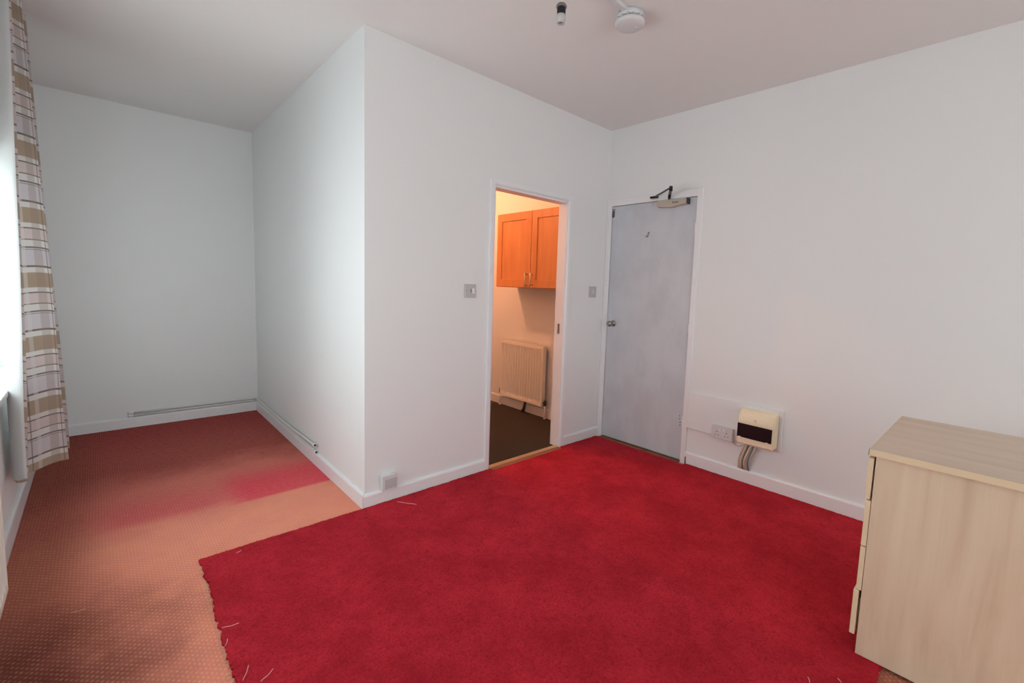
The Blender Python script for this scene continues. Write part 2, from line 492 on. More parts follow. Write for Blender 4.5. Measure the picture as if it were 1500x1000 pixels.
# kitchen doorway frame: lining + architrave
t1 = bpy.data.objects.new('trim_1', None); t1.location = (1.25, 0, 0); C.objects.link(t1)
tag(t1, 'white painted frame around the open kitchen doorway', None, None, 'structure')
bm = new()
box(bm, KX0 - LIN, KX0, -0.003, PT + 0.003, 0, KZ); box(bm, KX1, KX1 + LIN, -0.003, PT + 0.003, 0, KZ)
box(bm, KX0 - LIN, KX1 + LIN, -0.003, PT + 0.003, KZ, KZ + LIN)
obj('lining', bm, M['gloss'], t1)
def archi(bm, x0, x1, ztop, w, y, t):
    # mitred architrave: outer edges x0..x1, ztop, width w, front at y - t with an eased inner edge
    prof = [(0, 0), (0, t), (0.006, t), (w - 0.012, t), (w - 0.003, t * 0.55), (w, 0)]
    def ring(s):   # s: offset from the outer edge inwards
        return [(x0 + s, 0), (x0 + s, ztop - s), (x1 - s, ztop - s), (x1 - s, 0)]
    rows = []
    for s, d in prof:
        rows.append([bm.verts.new((X, y - d, Z)) for X, Z in ring(s)])
    for A, B in zip(rows, rows[1:]):
        for i in range(3): bm.faces.new((A[i], A[i + 1], B[i + 1], B[i]))
    A, B = rows[0], rows[-1]
    for i in range(3): bm.faces.new((A[i], A[i + 1], B[i + 1], B[i]))
    for e in (0, 3): bm.faces.new([r[e] for r in rows])
bm = new(); archi(bm, AX0, AX1, AZ, 0.040, 0, 0.016)
obj('architrave', bm, M['gloss'], t1)
bm = new(); box(bm, KX1 - 0.002, KX1 + 0.001, 0.030, 0.052, 0.93, 1.01)
obj('strike_plate', bm, M['steel'], t1)
bm = new(); prism(bm, [(-0.006, 0.003), (-0.004, 0.008), (0.012, 0.013), (0.028, 0.012), (0.032, 0.003)], 'x', KX0, KX1)
tag(obj('threshold_strip', bm, M['brass'], origin=(1.25, 0, 0.003)), 'brass carpet strip across the kitchen doorway floor', 'threshold strip')
bm = new(); box(bm, KX0 + 0.002, KX1 - 0.002, -0.052, -0.008, 0.0, 0.007, 0.002)
tag(obj('threshold_board', bm, M['strip_wood'], origin=(1.25, -0.03, 0)), 'narrow worn brown board between the red carpet and kitchen doorway', 'threshold board')

# ------------------------------------------------------------------ window
w1 = bpy.data.objects.new('window_1', None); w1.location = (XL - 0.14, (WY0 + WY1) / 2, WZ0); C.objects.link(w1)
tag(w1, 'wide white framed window in the left wall behind the curtain', None, None, 'structure')
GX0, GX1 = XL - 0.20, XL - 0.14
bm = new()
fw = 0.06
box(bm, GX0, GX1, WY0, WY0 + fw, WZ0, WZ1); box(bm, GX0, GX1, WY1 - fw, WY1, WZ0, WZ1)
box(bm, GX0, GX1, WY0 + fw, WY1 - fw, WZ0, WZ0 + fw); box(bm, GX0, GX1, WY0 + fw, WY1 - fw, WZ1 - fw, WZ1)
obj('window_frame', bm, M['gloss'], w1)
ys = [WY0 + fw, WY0 + (WY1 - WY0) / 3, WY0 + 2 * (WY1 - WY0) / 3, WY1 - fw]
for k in (1, 2):
    bm = new(); box(bm, GX0, GX1, ys[k] - 0.035, ys[k] + 0.035, WZ0 + fw, WZ1 - fw)
    obj('mullion', bm, M['gloss'], w1)
for k in range(3):
    bm = new()
    a, b = ys[k] + (0.035 if k else 0), ys[k + 1] - (0.035 if k < 2 else 0)
    box(bm, XL - 0.172, XL - 0.168, a, b, WZ0 + fw, WZ1 - fw)
    obj('pane', bm, M['glass'], w1)
bm = new(); box(bm, GX1 - 0.01, XL + 0.03, WY0 - 0.03, WY1 + 0.02, WZ0 - 0.028, WZ0 + 0.002, 0.006)
obj('window_sill', bm, M['gloss'], w1)

w2 = bpy.data.objects.new('fill_window', None); w2.location = ((VX0 + VX1) / 2, YR - 0.10, VZ0); C.objects.link(w2)  # out of view, added to brighten the front wall and alcove
tag(w2, 'unseen white framed window added behind the camera for fill light', None, None, 'structure')
bm = new()
box(bm, VX0, VX0 + fw, YR - 0.13, YR - 0.07, VZ0, VZ1); box(bm, VX1 - fw, VX1, YR - 0.13, YR - 0.07, VZ0, VZ1)
box(bm, VX0 + fw, VX1 - fw, YR - 0.13, YR - 0.07, VZ0, VZ0 + fw); box(bm, VX0 + fw, VX1 - fw, YR - 0.13, YR - 0.07, VZ1 - fw, VZ1)
obj('window_frame', bm, M['gloss'], w2)
bm = new(); xm = (VX0 + VX1) / 2; box(bm, xm - 0.035, xm + 0.035, YR - 0.13, YR - 0.07, VZ0 + fw, VZ1 - fw)
obj('mullion', bm, M['gloss'], w2)
for a, b in ((VX0 + fw, xm - 0.035), (xm + 0.035, VX1 - fw)):
    bm = new(); box(bm, a, b, YR - 0.102, YR - 0.098, VZ0 + fw, VZ1 - fw)
    obj('pane', bm, M['glass'], w2)
bm = new(); box(bm, VX0 - 0.03, VX1 + 0.03, YR - 0.08, YR + 0.03, VZ0 - 0.028, VZ0 + 0.002, 0.006)
obj('window_sill', bm, M['gloss'], w2)

# ------------------------------------------------------------------ closed door in the right wall
LY0, LY1 = -0.8134, -0.0531
bm = new(); box(bm, XR + 0.001, XR + 0.040, LY0, LY1, 0.016, 1.993, 0.002, 1)
door = struct('door_1', bm, M['door'], 'closed flush door with thin patchy white paint over grey')
bm = new()
lathe(bm, [(0, 0.0), (0.026, 0.0), (0.027, -0.004), (0.022, -0.009), (0.010, -0.012), (0.009, -0.034), (0.016, -0.040), (0.0235, -0.050), (0.0245, -0.060), (0.021, -0.068), (0.012, -0.072), (0, -0.073)], (XR + 0.001, -0.118, 1.010), 'x', 24)
tag(obj('knob', bm, M['steel'], door), 'round worn chrome door knob')
for zc in (0.32, 1.02, 1.76):
    bm = new(); tube(bm, [(XR - 0.004, LY0 - 0.001, zc - 0.045), (XR - 0.004, LY0 - 0.001, zc + 0.045)], 0.0055, 10)
    h = obj('hinge', bm, M['gloss'], door)
    for dz in (-0.036, -0.012, 0.012, 0.036):
        if zc < 1.0:
            bm = new(); lathe(bm, [(0, -0.0015), (0.004, -0.001), (0.0045, 0.001)], (XR + 0.001, LY0 + 0.020 + 0.006 * (dz > 0), zc + dz), 'x', 10)
            obj('screw', bm, M['rubber'], h)
bm = new(); box(bm, XR - 0.006, XR + 0.002, LY1 - 0.022, LY1 - 0.004, 1.905, 1.975, 0.002)
bt = tag(obj('bolt', bm, M['steel'], door), 'small worn metal bolt at the top corner')
bm = new(); tube(bm, [(XR - 0.010, LY1 - 0.013, 1.902), (XR - 0.010, LY1 - 0.013, 1.955)], 0.005, 8)
obj('bolt_rod', bm, M['rubber'], bt)
bm = new()
tube(bm, [(XR + 0.002, -0.424, 1.760), (XR - 0.012, -0.424, 1.758), (XR - 0.018, -0.424, 1.745), (XR - 0.019, -0.425, 1.732), (XR - 0.016, -0.418, 1.724), (XR - 0.016, -0.408, 1.724), (XR - 0.017, -0.402, 1.734)], 0.0035, 8)
tag(obj('hook', bm, M['grey'], door), 'small grey hook')

# door frame: left jamb in the corner, head, right jamb
bm = new(); PR = 0.010
box(bm, XR - PR, XR + 0.055, -0.050, -0.001, 0, 2.052, 0.002, 1)
box(bm, XR - PR, XR + 0.055, -0.858, -0.8165, 0, 2.052, 0.002, 1)
box(bm, XR - PR, XR + 0.055, -0.8165, -0.050, 1.996, 2.052, 0.002, 1)
struct('trim_2', bm, M['gloss'], 'white painted frame around the closed door')
bm = new(); box(bm, XR - 0.043, XR + 0.04, -0.8165, -0.050, 0.0, 0.009, 0.002)
tag(obj('threshold_board', bm, M['strip_wood'], origin=(XR, -0.43, 0)), 'worn brown floor strip under the closed patchy door', 'threshold board')
bm = new(); tube(bm, [(XR - 0.016, -0.866, 0.0), (XR - 0.016, -0.866, 0.058), (XR - 0.010, -0.866, 0.066)], 0.006, 8)
cs = obj('cable_stub', bm, M['rubber'], origin=(XR - 0.016, -0.866, 0))
tag(cs, 'short dark cable stub at the foot of the closed door frame', 'cable')
bm = new(); tube(bm, [(XR - 0.016, -0.866, 0.052), (XR - 0.010, -0.866, 0.072)], 0.0065, 8)
obj('cable_end', bm, M['brass'], cs)

# door closer
dc = thing('door_closer', 'beige overhead door closer with a black folding arm above the closed door', 'door closer', (XR, -0.62, 1.95))
bm = new()
prism(bm, [(-0.505, 1.988), (-0.752, 1.988), (-0.752, 1.944), (-0.665, 1.940), (-0.640, 1.932), (-0.600, 1.930), (-0.570, 1.938), (-0.505, 1.940)], 'x', XR - 0.050, XR + 0.001)
bmesh.ops.bevel(bm, geom=list(bm.edges), offset=0.004, segments=2, affect='EDGES')
body = obj('body', bm, M['closer'], dc)
bm = new()     # small illegible maker's mark and the dark end plate
for k in range(7):
    yk = -0.640 - k * 0.0075
    box(bm, XR - 0.0508, XR - 0.050, yk, yk - 0.0045, 1.957 + 0.003 * math.sin(k * 2.1), 1.966 + 0.003 * math.sin(k * 1.7 + 1))
tag(obj('marking', bm, M['rubber'], body), 'dark illegible print')
bm = new(); box(bm, XR - 0.047, XR, -0.752, -0.757, 1.944, 1.986)
obj('end_plate', bm, M['rubber'], body)
bm = new(); tube(bm, [(XR - 0.030, -0.60, 1.985), (XR - 0.030, -0.60, 2.018)], 0.010, 12)
obj('spindle', bm, M['black'], dc)
def flat_arm(p, q, w, t):
    p, q = Vector(p), Vector(q); d = (q - p).normalized(); s = d.cross(Vector((0, 0, 1))).normalized() * w / 2; u = Vector((0, 0, t / 2))
    bm = new()
    v = [bm.verts.new(e + a * s + b * u) for e in (p - d * w / 2, q + d * w / 2) for a in (-1, 1) for b in (-1, 1)]
    for f in ((0, 1, 3, 2), (4, 6, 7, 5), (0, 4, 5, 1), (2, 3, 7, 6), (0, 2, 6, 4), (1, 5, 7, 3)): bm.faces.new([v[k] for k in f])
    bmesh.ops.bevel(bm, geom=list(bm.edges), offset=0.002, segments=1, affect='EDGES')
    return bm
ELB = (XR - 0.250, -0.740)
obj('arm', flat_arm((XR - 0.030, -0.60, 2.014), (*ELB, 2.012), 0.022, 0.012), M['black'], dc)
bm = flat_arm((*ELB, 2.024), (XR - 0.035, -0.478, 2.024), 0.014, 0.009)
lathe(bm, [(0, -0.024), (0.012, -0.024), (0.012, 0.008), (0, 0.008)], (*ELB, 2.024), 'z', 14)
obj('arm', bm, M['black'], dc)
bm = new(); box(bm, XR - 0.040, XR - PR + 0.001, -0.435, -0.495, 2.014, 2.030, 0.003)
obj('bracket', bm, M['black'], dc)

# ------------------------------------------------------------------ red carpet
def edge_pts(p, q, step, jit):
    p, q = Vector(p), Vector(q); k = max(2, int((q - p).length / step)); d = (q - p) / k
    nn = Vector((-d.y, d.x)).normalized()
    out = []; w = 0.0
    for i in range(k):
        w = 0.72 * w + random.uniform(-jit, jit) * 0.7
        out.append(p + d * i + nn * (0 if i == 0 else w + random.uniform(-jit, jit) * 0.25))
    return out
RC = [(-0.764, -0.014), (-0.018, -0.024), (KX0 - 0.004, -0.024), (KX0 - 0.002, -0.060), (KX1 + 0.002, -0.060), (KX1 + 0.004, -0.026), (XR - 0.056, -0.032), (XR - 0.056, -0.862), (XR - 0.019, -0.870), (XR - 0.019, -2.300), (0.86, -2.272), (-0.83, -2.272)]
pts = []
for i in range(len(RC)):
    j = (i + 1) % len(RC)
    jit = {0: 0.003, 11: 0.006}.get(i, 0.003)
    pts += edge_pts(RC[i], RC[j], 0.006, jit)
bm = new(); prism(bm, [(q.x, q.y) for q in pts], 'z', 0.0005, 0.011)
rc = obj('red_carpet', bm, M['red'], origin=(0.6, -1.15, 0.0005))
tag(rc, 'deep red pile carpet with a frayed left edge laid over the dotted carpet', 'carpet')
bm = new()        # tufts along the cut edges
bm2 = new()       # pale backing threads
for (a, b, nn, pale) in ((RC[11], RC[0], Vector((-1, 0.02)), True), (RC[0], RC[1], Vector((0, 1)), False), (RC[3], RC[4], Vector((0, 1)), False), ((RC[10][0] - 0.02, RC[10][1]), (0.4, RC[10][1]), Vector((0, -1)), False)):
    a, b = Vector(a), Vector(b); L = (b - a).length
    for k in range(int(L / 0.0035)):
        q = a + (b - a) * random.random() - nn * random.uniform(-0.002, 0.008)
        z0 = random.uniform(0.003, 0.010); ln = random.uniform(0.004, 0.010)
        s = (b - a).normalized() * 0.0022
        t = q + nn * ln * random.uniform(0.2, 0.9) + s * random.uniform(-2, 2)
        v = [bm.verts.new((q.x - s.x, q.y - s.y, z0)), bm.verts.new((q.x + s.x, q.y + s.y, z0)), bm.verts.new((t.x, t.y, z0 + random.uniform(-0.002, 0.005)))]
        bm.faces.new(v)
    if pale:
        for k in range(800):
            q = a + (b - a) * random.random() + nn * random.uniform(-0.002, 0.006)
            t = q + nn * random.uniform(0.004, 0.022) + (b - a).normalized() * random.uniform(-0.012, 0.012)
            s = Vector((0.0011, 0.0011)); z = random.uniform(0.001, 0.006)
            v = [bm2.verts.new((q.x, q.y, z)), bm2.verts.new((q.x + s.x, q.y + s.y, z + 0.001)), bm2.verts.new((t.x, t.y, 0.0015))]
            bm2.faces.new(v)
o = obj('edge_pile', bm, M['red_tuft'], rc); o['kind'] = 'stuff'
o = obj('frayed_backing', bm2, M['thread_pale'], rc); o['kind'] = 'stuff'; o['label'] = 'pale frayed backing threads'

def thread(p, q, sag, label, m='thread', z=0.0125):
    p, q = Vector((*p, z)), Vector((*q, z)); mid = (p + q) / 2 + Vector((sag, -sag, 0.0))
    bm = new()
    pts = []
    for k in range(9):
        t = k / 8; pts.append(p * (1 - t) ** 2 + mid * 2 * t * (1 - t) + q * t * t + Vector((0, 0, 0.001 * math.sin(9 * t))))
    tube(bm, pts, 0.0013, 6)
    tag(obj('loose_thread', bm, M[m], origin=tuple(p)), label, 'thread', 'loose threads on the carpets')
TH = [((-0.776, -0.571), (-0.725, -0.584), 0.004, 'pale thread lying across the frayed edge of the red carpet'),
      ((-0.784, -0.678), (-0.771, -0.645), 0.003, 'short pale thread stuck to the frayed edge of the red carpet'),
      ((-0.770, -0.876), (-0.743, -0.823), 0.003, 'pale thread on the red carpet nearest the camera along the frayed left edge'),
      ((-0.729, -0.917), (-0.687, -0.891), 0.004, 'pale thread on the red carpet a little in from the frayed left edge'),
      ((0.164, -0.073), (0.232, -0.174), 0.004, 'pale thread on the red carpet below the small outlet box'),
      ((0.609, -2.121), (0.628, -2.110), 0.003, 'pale thread on the red carpet left of the chest'),
      ((0.690, -2.194), (0.700, -2.181), 0.003, 'pale thread on the red carpet at the foot of the chest')]

# ------------------------------------------------------------------ chest of drawers
CX0, CX1 = 0.880, 1.532
CYF, CYB = -2.194, -2.700
ch = thing('chest_of_drawers', 'pale maple chest of drawers standing on the red carpet edge', 'chest', ((CX0 + CX1) / 2, (CYF + CYB) / 2, 0.011))
Z0 = 0.012
def sidep(x0, x1):
    bm = new(); box(bm, x0, x1, CYB, CYF, Z0, 0.755, 0.001, 1); return bm
obj('side_panel', sidep(CX0, CX0 + 0.016), M['maple_z'], ch)
obj('side_panel', sidep(CX1 - 0.016, CX1), M['maple_z'], ch)
bm = new(); box(bm, CX0 + 0.016, CX1 - 0.016, CYB, CYB + 0.006, 0.03, 0.755)
obj('back_panel', bm, M['maple_z'], ch)
bm = new(); box(bm, 0.8665, 1.546, CYB - 0.004, -2.175, 0.755, 0.777, 0.0008, 1)
top = obj('top', bm, M['maple_y'], ch)
bm = new(); box(bm, 0.8645, 0.8665, CYB - 0.004, -2.173, 0.755, 0.777); box(bm, 0.8645, 1.546, -2.175, -2.173, 0.755, 0.777)
obj('edging', bm, M['maple_edge'], top)['label'] = 'pale yellowish edge strip'
bm = new(); box(bm, CX0 + 0.016, CX1 - 0.016, CYF - 0.045, CYF - 0.030, Z0, 0.078)
obj('plinth', bm, M['maple_z'], ch)
for z0, z1, dy in ((0.592, 0.742, 0.0055), (0.419, 0.588, 0.0015), (0.2515, 0.415, 0.0015), (0.079, 0.2475, 0.008)):
    bm = new(); yb = CYF + dy
    box(bm, CX0 + 0.001, CX1 - 0.001, yb, yb + 0.016, z0, z1, 0.0008, 1)
    dr = obj('drawer', bm, M['maple_edge'], ch)
    bm = new(); x0, x1 = CX0 + 0.03, CX1 - 0.03; y1 = yb; y0 = CYB + 0.03; za, zb = z0 + 0.012, z1 - 0.04
    box(bm, x0, x0 + 0.012, y0, y1, za, zb); box(bm, x1 - 0.012, x1, y0, y1, za, zb); box(bm, x0, x1, y0, y0 + 0.012, za, zb); box(bm, x0, x1, y0, y1, za, za + 0.004)
    obj('drawer_box', bm, M['maple_edge'], dr)

# ------------------------------------------------------------------ fuse box, socket and backing board
bm = new(); box(bm, XR - 0.016, XR + 0.001, -1.517, -0.860, 0.284, 0.556, 0.002, 1)
tag(obj('backing_board', bm, M['wall'], origin=(XR, -1.2, 0.284)), 'white painted board on the wall behind the cream fuse box', 'board')
FB = XR - 0.016
fb = thing('fuse_box', 'cream fuse box with black front cover on a white painted board', 'fuse box', (FB, -1.38, 0.30))
FY0, FY1, FZ0, FZ1, FD = -1.496, -1.262, 0.300, 0.530, 0.078
bm = new()
xo = FB - FD
prism(bm, [(FB, FZ0), (xo + 0.006, FZ0), (xo, FZ0 + 0.010), (xo, FZ1 - 0.070), (xo + 0.004, FZ1 - 0.045), (xo + 0.016, FZ1 - 0.018), (xo + 0.034, FZ1 - 0.004), (xo + 0.05, FZ1), (FB, FZ1)], 'y', FY0, FY1)
for v in bm.verts: v.co = Vector((v.co.x, v.co.y, v.co.z))
bmesh.ops.recalc_face_normals(bm, faces=list(bm.faces))
bmesh.ops.bevel(bm, geom=[e for e in bm.edges if len({round(v.co.y, 4) for v in e.verts}) == 1], offset=0.008, segments=3, affect='EDGES')
fbody = obj('body', bm, M['cream'], fb)
bm = new(); box(bm, xo - 0.004, xo + 0.002, FY0 + 0.012, FY1 - 0.002, 0.346, 0.440, 0.0015, 1)
cov = tag(obj('cover', bm, M['black'], fb), 'glossy black cover')
for yk in (FY1 - 0.020, FY0 + 0.040):
    bm = new(); box(bm, xo - 0.006, xo + 0.001, yk - 0.008, yk + 0.008, 0.338, 0.350, 0.002)
    obj('catch', bm, M['cream'], fb)
bm = new()
cy, cz, R = -1.372, 0.472, 0.009
for a0, a1, rr in ((-1.2, 1.4, 0.010), (2.0, 4.3, 0.006)):
    k = 8; ins = []; outs = []
    for i in range(k + 1):
        a = a0 + (a1 - a0) * i / k
        ins.append(bm.verts.new((xo - 0.0004, cy - math.cos(a) * (rr - 0.0022), cz + math.sin(a) * (rr - 0.0022))))
        outs.append(bm.verts.new((xo - 0.0004, cy - math.cos(a) * rr, cz + math.sin(a) * rr)))
    for i in range(k): bm.faces.new((ins[i], ins[i + 1], outs[i + 1], outs[i]))
obj('emblem', bm, M['grey'], fbody)
# cables dropping from the fuse box to the skirting
cabs = [(-1.300, -1.262, -0.004, 'copper_lead', 0.0065), (-1.316, -1.280, 0.004, 'copper_lead', 0.0065), (-1.332, -1.292, 0.012, 'grey', 0.0045), (-1.346, -1.304, 0.016, 'copper_lead', 0.0075), (-1.362, -1.330, 0.020, 'grey', 0.0045), (-1.375, -1.318, 0.006, 'copper_lead', 0.0055)]
cl = ['outermost cream cable left of the bundle below the fuse box', 'second cream cable from the left below the fuse box', 'thin grey cable left of centre below the fuse box', 'thickest cream cable in the bundle below the fuse box', 'thin dark grey cable at the right below the fuse box', 'cream cable right of the bundle below the fuse box']
for (y0, y1, dx, m, r), lb in zip(cabs, cl):
    bm = new()
    pts = []
    for k in range(11):
        t = k / 10; zz = 0.302 + (0.101 - 0.302) * t
        yk = y0 + (y1 - y0) * (3 * t * t - 2 * t ** 3) + 0.008 * math.sin(t * 3.1)
        xk = XR - 0.040 + 0.028 * t - dx * math.sin(math.pi * t) - 0.012 * math.sin(math.pi * t)
        pts.append((xk, yk, zz))
    tube(bm, pts, r, 8)
    tag(obj('cable', bm, M[m], origin=pts[-1]), lb, 'cable', 'cables below the fuse box')
bm = new()
tube(bm, [(XR - 0.02, -1.195 - 0.006 * k, 0.282 - 0.030 * math.sin(math.pi * k / 16)) for k in range(17)], 0.0035, 8)
tag(obj('cable', bm, M['copper_lead'], origin=(XR - 0.02, -1.195, 0.282)), 'thin looped cable hanging between the double socket and fuse box', 'cable')

so = thing('double_socket', 'white double plug socket beside the cream fuse box', 'socket', (FB, -1.141, 0.281))
bm = new(); box(bm, FB - 0.030, FB, -1.215, -1.068, 0.279, 0.365, 0.003)
obj('pattress', bm, M['plastic'], so)
bm = new(); box(bm, FB - 0.038, FB - 0.030, -1.216, -1.067, 0.278, 0.366, 0.003)
pl = obj('faceplate', bm, M['plastic'], so)
for yc in (-1.107, -1.177):
    for dy, dz, a, b in ((0, 0.012, 0.0025, 0.005), (0.011, -0.012, 0.004, 0.0025), (-0.011, -0.012, 0.004, 0.0025)):
        bm = new(); box(bm, FB - 0.0385, FB - 0.0375, yc + dy - a, yc + dy + a, 0.316 + dz - b, 0.316 + dz + b)
        obj('pin_hole', bm, M['rubber'], pl)
for yc in (-1.128, -1.156):
    bm = new(); box(bm, FB - 0.0415, FB - 0.037, yc - 0.006, yc + 0.006, 0.338, 0.355, 0.0015)
    obj('rocker', bm, M['gloss'], so)

# ------------------------------------------------------------------ switches and low socket on the partition
def switch(name, label, cat, xc, zc, m, w=0.088, hgt=0.088, holes=True):
    t = thing(name, label, cat, (xc, 0, zc))
    bm = new(); box(bm, xc - w / 2, xc + w / 2, -0.011, 0, zc - hgt / 2, zc + hgt / 2, 0.003)
    obj('faceplate', bm, m, t)
    return t
t = switch('light_switch', 'white light switch on the partition left of the kitchen doorway', 'switch', 0.699, 1.256, M['plastic_dim'])
bm = new(); prism(bm, [(-0.010, 1.240), (-0.0185, 1.240), (-0.012, 1.274), (-0.010, 1.274)], 'x', 0.712, 0.728)
obj('rocker', bm, M['gloss'], t)
bm = new(); box(bm, 0.698, 0.704, -0.0125, -0.010, 1.246, 1.270)
obj('indicator', bm, M['grey'], t)
for xs in (0.669, 0.729 + 0.004):
    bm = new(); lathe(bm, [(0, -0.0125), (0.003, -0.012), (0.0035, -0.010)], (xs, 0, 1.2285 + 0.027), 'y', 10)
    obj('screw', bm, M['grey'], t)
t = switch('light_switch', 'small white switch in the corner between kitchen doorway and closed door', 'switch', 1.952, 1.272, M['plastic_dim'], 0.086, 0.092)
bm = new(); prism(bm, [(-0.010, 1.258), (-0.017, 1.258), (-0.012, 1.288), (-0.010, 1.288)], 'x', 1.943, 1.961)
obj('rocker', bm, M['plastic'], t)
for xs in (1.922, 1.982):
    bm = new(); lathe(bm, [(0, -0.0125), (0.003, -0.012), (0.0035, -0.010)], (xs, 0, 1.272), 'y', 10)
    obj('screw', bm, M['grey'], t)
sb = thing('wall_outlet_box', 'small white outlet box on the skirting near the outer corner of the partition', 'outlet', (0.137, 0, 0.084))
bm = new(); box(bm, 0.090, 0.182, -0.030, 0, 0.083, 0.170, 0.003)
obj('pattress', bm, M['plastic'], sb)
bm = new(); box(bm, 0.088, 0.184, -0.038, -0.030, 0.082, 0.172, 0.003)
fp = obj('faceplate', bm, M['plastic'], sb)
bm = new(); box(bm, 0.106, 0.176, -0.0395, -0.037, 0.092, 0.150, 0.002)
tag(obj('insert', bm, M['plastic_dim'], fp), 'greyer square insert')

# ------------------------------------------------------------------ pipes in the alcove
def arc(c, a, b, r, n=5):      # quarter bend helper, not a full solver
    return []
def wall_pipe(name, label, pts, r, group, caps):
    t = thing(name, label, 'pipe', pts[0], group)
    bm = new(); tube(bm, pts, r, 12)
    obj('pipe', bm, M['pipe'], t)
    for e in caps:
        p = Vector(pts[e]); q = Vector(pts[1 if e == 0 else -2]); d = (p - q).normalized()
        bm = new(); tube(bm, [p - d * 0.03, p - d * 0.004, p + d * 0.004], [r * 1.45] * 3, 12)
        obj('compression_nut', bm, M['gloss'], t)
        bm = new(); tube(bm, [p + d * 0.004, p + d * 0.0065], r * 0.85, 12)
        obj('open_end', bm, M['dark'], t)
def sx(y): return SKEW * y
zb = 0.103
for k, (z0, z1, zend) in enumerate(((0.124, 0.121, 0.152), (0.100, 0.0995, 0.101))):
    ysag = lambda t: zend + 0
    pts = [(-0.905, YB - 0.013, z0), (-0.5, YB - 0.013, z0 - 0.001), (-0.06, YB - 0.013, z1), (sx(YB) - 0.022, YB - 0.015, z1), (sx(YB) - 0.014, YB - 0.026, z1)]
    for y in (2.45, 2.2, 1.9, 1.6, 1.3, 1.05, 0.90, 0.79):
        t = (2.45 - y) / (2.45 - 0.79)
        z = z1 + (zend - z1) * max(0, (t - 0.5) / 0.5) ** 1.3 
        pts.append((sx(y) - 0.013 - (0.012 * t if k == 0 else 0.004 * t), y, z))
    wall_pipe('heating_pipe', ('upper' if k == 0 else 'lower') + ' of two white pipes above the alcove skirting', pts, 0.0085, 'cut heating pipes in the alcove', (0, -1))

# ------------------------------------------------------------------ radiators
def radiator(name, label, xf, y0, y1, z0, z1, xw, m, flip=1, nf=16, hose=True, pipes=True):
    """xf: front plane, xw: wall plane; the front faces -x when flip = 1, +x when -1"""
    t = thing(name, label, 'radiator', ((xf + xw) / 2, (y0 + y1) / 2, 0.004))
    bm = new()
    prof = []
    pitch = (y1 - y0 - 0.03) / nf
    prof.append((y0, 0.004)); prof.append((y0 + 0.012, 0.0))
    for k in range(nf):
        a = y0 + 0.015 + k * pitch
        prof += [(a + pitch * 0.08, 0.0), (a + pitch * 0.30, 0.013), (a + pitch * 0.42, 0.016), (a + pitch * 0.58, 0.016), (a + pitch * 0.70, 0.013), (a + pitch * 0.92, 0.0)]
    prof += [(y1 - 0.012, 0.0), (y1, 0.004)]
    # flute depth fades out at top and bottom
    zs = [(z0, 0.0), (z0 + 0.020, 0.0), (z0 + 0.045, 1.0), (z1 - 0.055, 1.0), (z1 - 0.030, 0.0), (z1, 0.0)]
    rows = []
    for z, f in zs:
        rows.append([bm.verts.new((xf + flip * (0.0 if d is None else (d if d == 0.004 else d * f)), y, z)) for y, d in prof])
    for A, B in zip(rows, rows[1:]):
        for i in range(len(prof) - 1): 
            bm.faces.new((A[i], A[i + 1], B[i + 1], B[i]))
    back = [[bm.verts.new((xf + flip * 0.018, y, z)) for y in (y0, y1)] for z in (z0, z1)]
    bm.faces.new((back[0][0], back[0][1], back[1][1], back[1][0]))
    bm.faces.new(rows[0] + [back[0][1], back[0][0]]); bm.faces.new(rows[-1] + [back[1][1], back[1][0]])
    bm.faces.new([r[0] for r in rows] + [back[1][0], back[0][0]]); bm.faces.new([r[-1] for r in rows] + [back[1][1], back[0][1]])
    obj('front_panel', bm, m, t)
    bm = new(); xa, xb = xf + flip * 0.018, xf + flip * 0.048
    k = 0; y = y0 + 0.02
    while y < y1 - 0.02:
        box(bm, xa, xb, y, y + 0.004, z0 + 0.06, z1 - 0.03); y += 0.022
    o = obj('convector_fins', bm, m, t); o['kind'] = 'stuff'
    bm = new()
    for yy in [y0 + 0.03 + (y1 - y0 - 0.06) * i / 2 for i in range(3)]:
        bm = new(); box(bm, xa, xw - flip * 0.001, yy - 0.012, yy + 0.012, z0 + 0.12, z0 + 0.15)
        obj('wall_bracket', bm, m, t)
    for yy in (y0 + 0.001, y1 - 0.001):
        bm = new(); box(bm, xf + flip * 0.004, xf + flip * 0.048, yy - 0.0015, yy + 0.0015, z0 + 0.03, z1 - 0.002)
        obj('side_panel', bm, m, t)
    bm = new(); box(bm, xf + flip * 0.010, xf + flip * 0.048, y0, y1, z1 - 0.004, z1)
    gr = obj('top_grille', bm, m, t)
    if pipes:
        for yy in (y0 - 0.022, y1 + 0.022):
            s = -1 if yy < y0 else 1
            xm = xf + flip * 0.030
            bm = new(); tube(bm, [(xm, yy - s * 0.030, z0 + 0.035), (xm, yy, z0 + 0.035)], 0.008, 10)
            tube(bm, [(xm, yy, z0 + 0.01), (xm, yy, z0 + 0.06)], 0.013, 12)
            obj('valve', bm, M['rubber'], t)
            bm = new(); tube(bm, [(xm, yy, 0.0), (xm, yy, z0 + 0.015)], 0.0075, 10); tube(bm, [(xm, yy, 0.0), (xm, yy, 0.012)], 0.013, 10)
            obj('pipe', bm, M['gloss'], t)
    return t
rad = radiator('radiator', 'cream fluted radiator on the kitchen wall below the orange wooden cabinet', 2.040, 0.650, 1.300, 0.125, 0.722, XR, M['cream_paint'])
bm = new(); tube(bm, [(2.06, 0.90, 0.135), (2.055, 0.905, 0.09), (2.055, 0.915, 0.05), (2.06, 0.935, 0.020), (2.065, 0.955, 0.016)], 0.015, 10)
obj('hose', bm, M['rubber'], rad)['label'] = 'short dark hose hanging below'
radiator('radiator', 'cream radiator on the window wall at the left edge of the picture', -1.334, -1.30, 0.012, 0.118, 0.640, XL, M['cream_paint'], -1, 26, pipes=False)

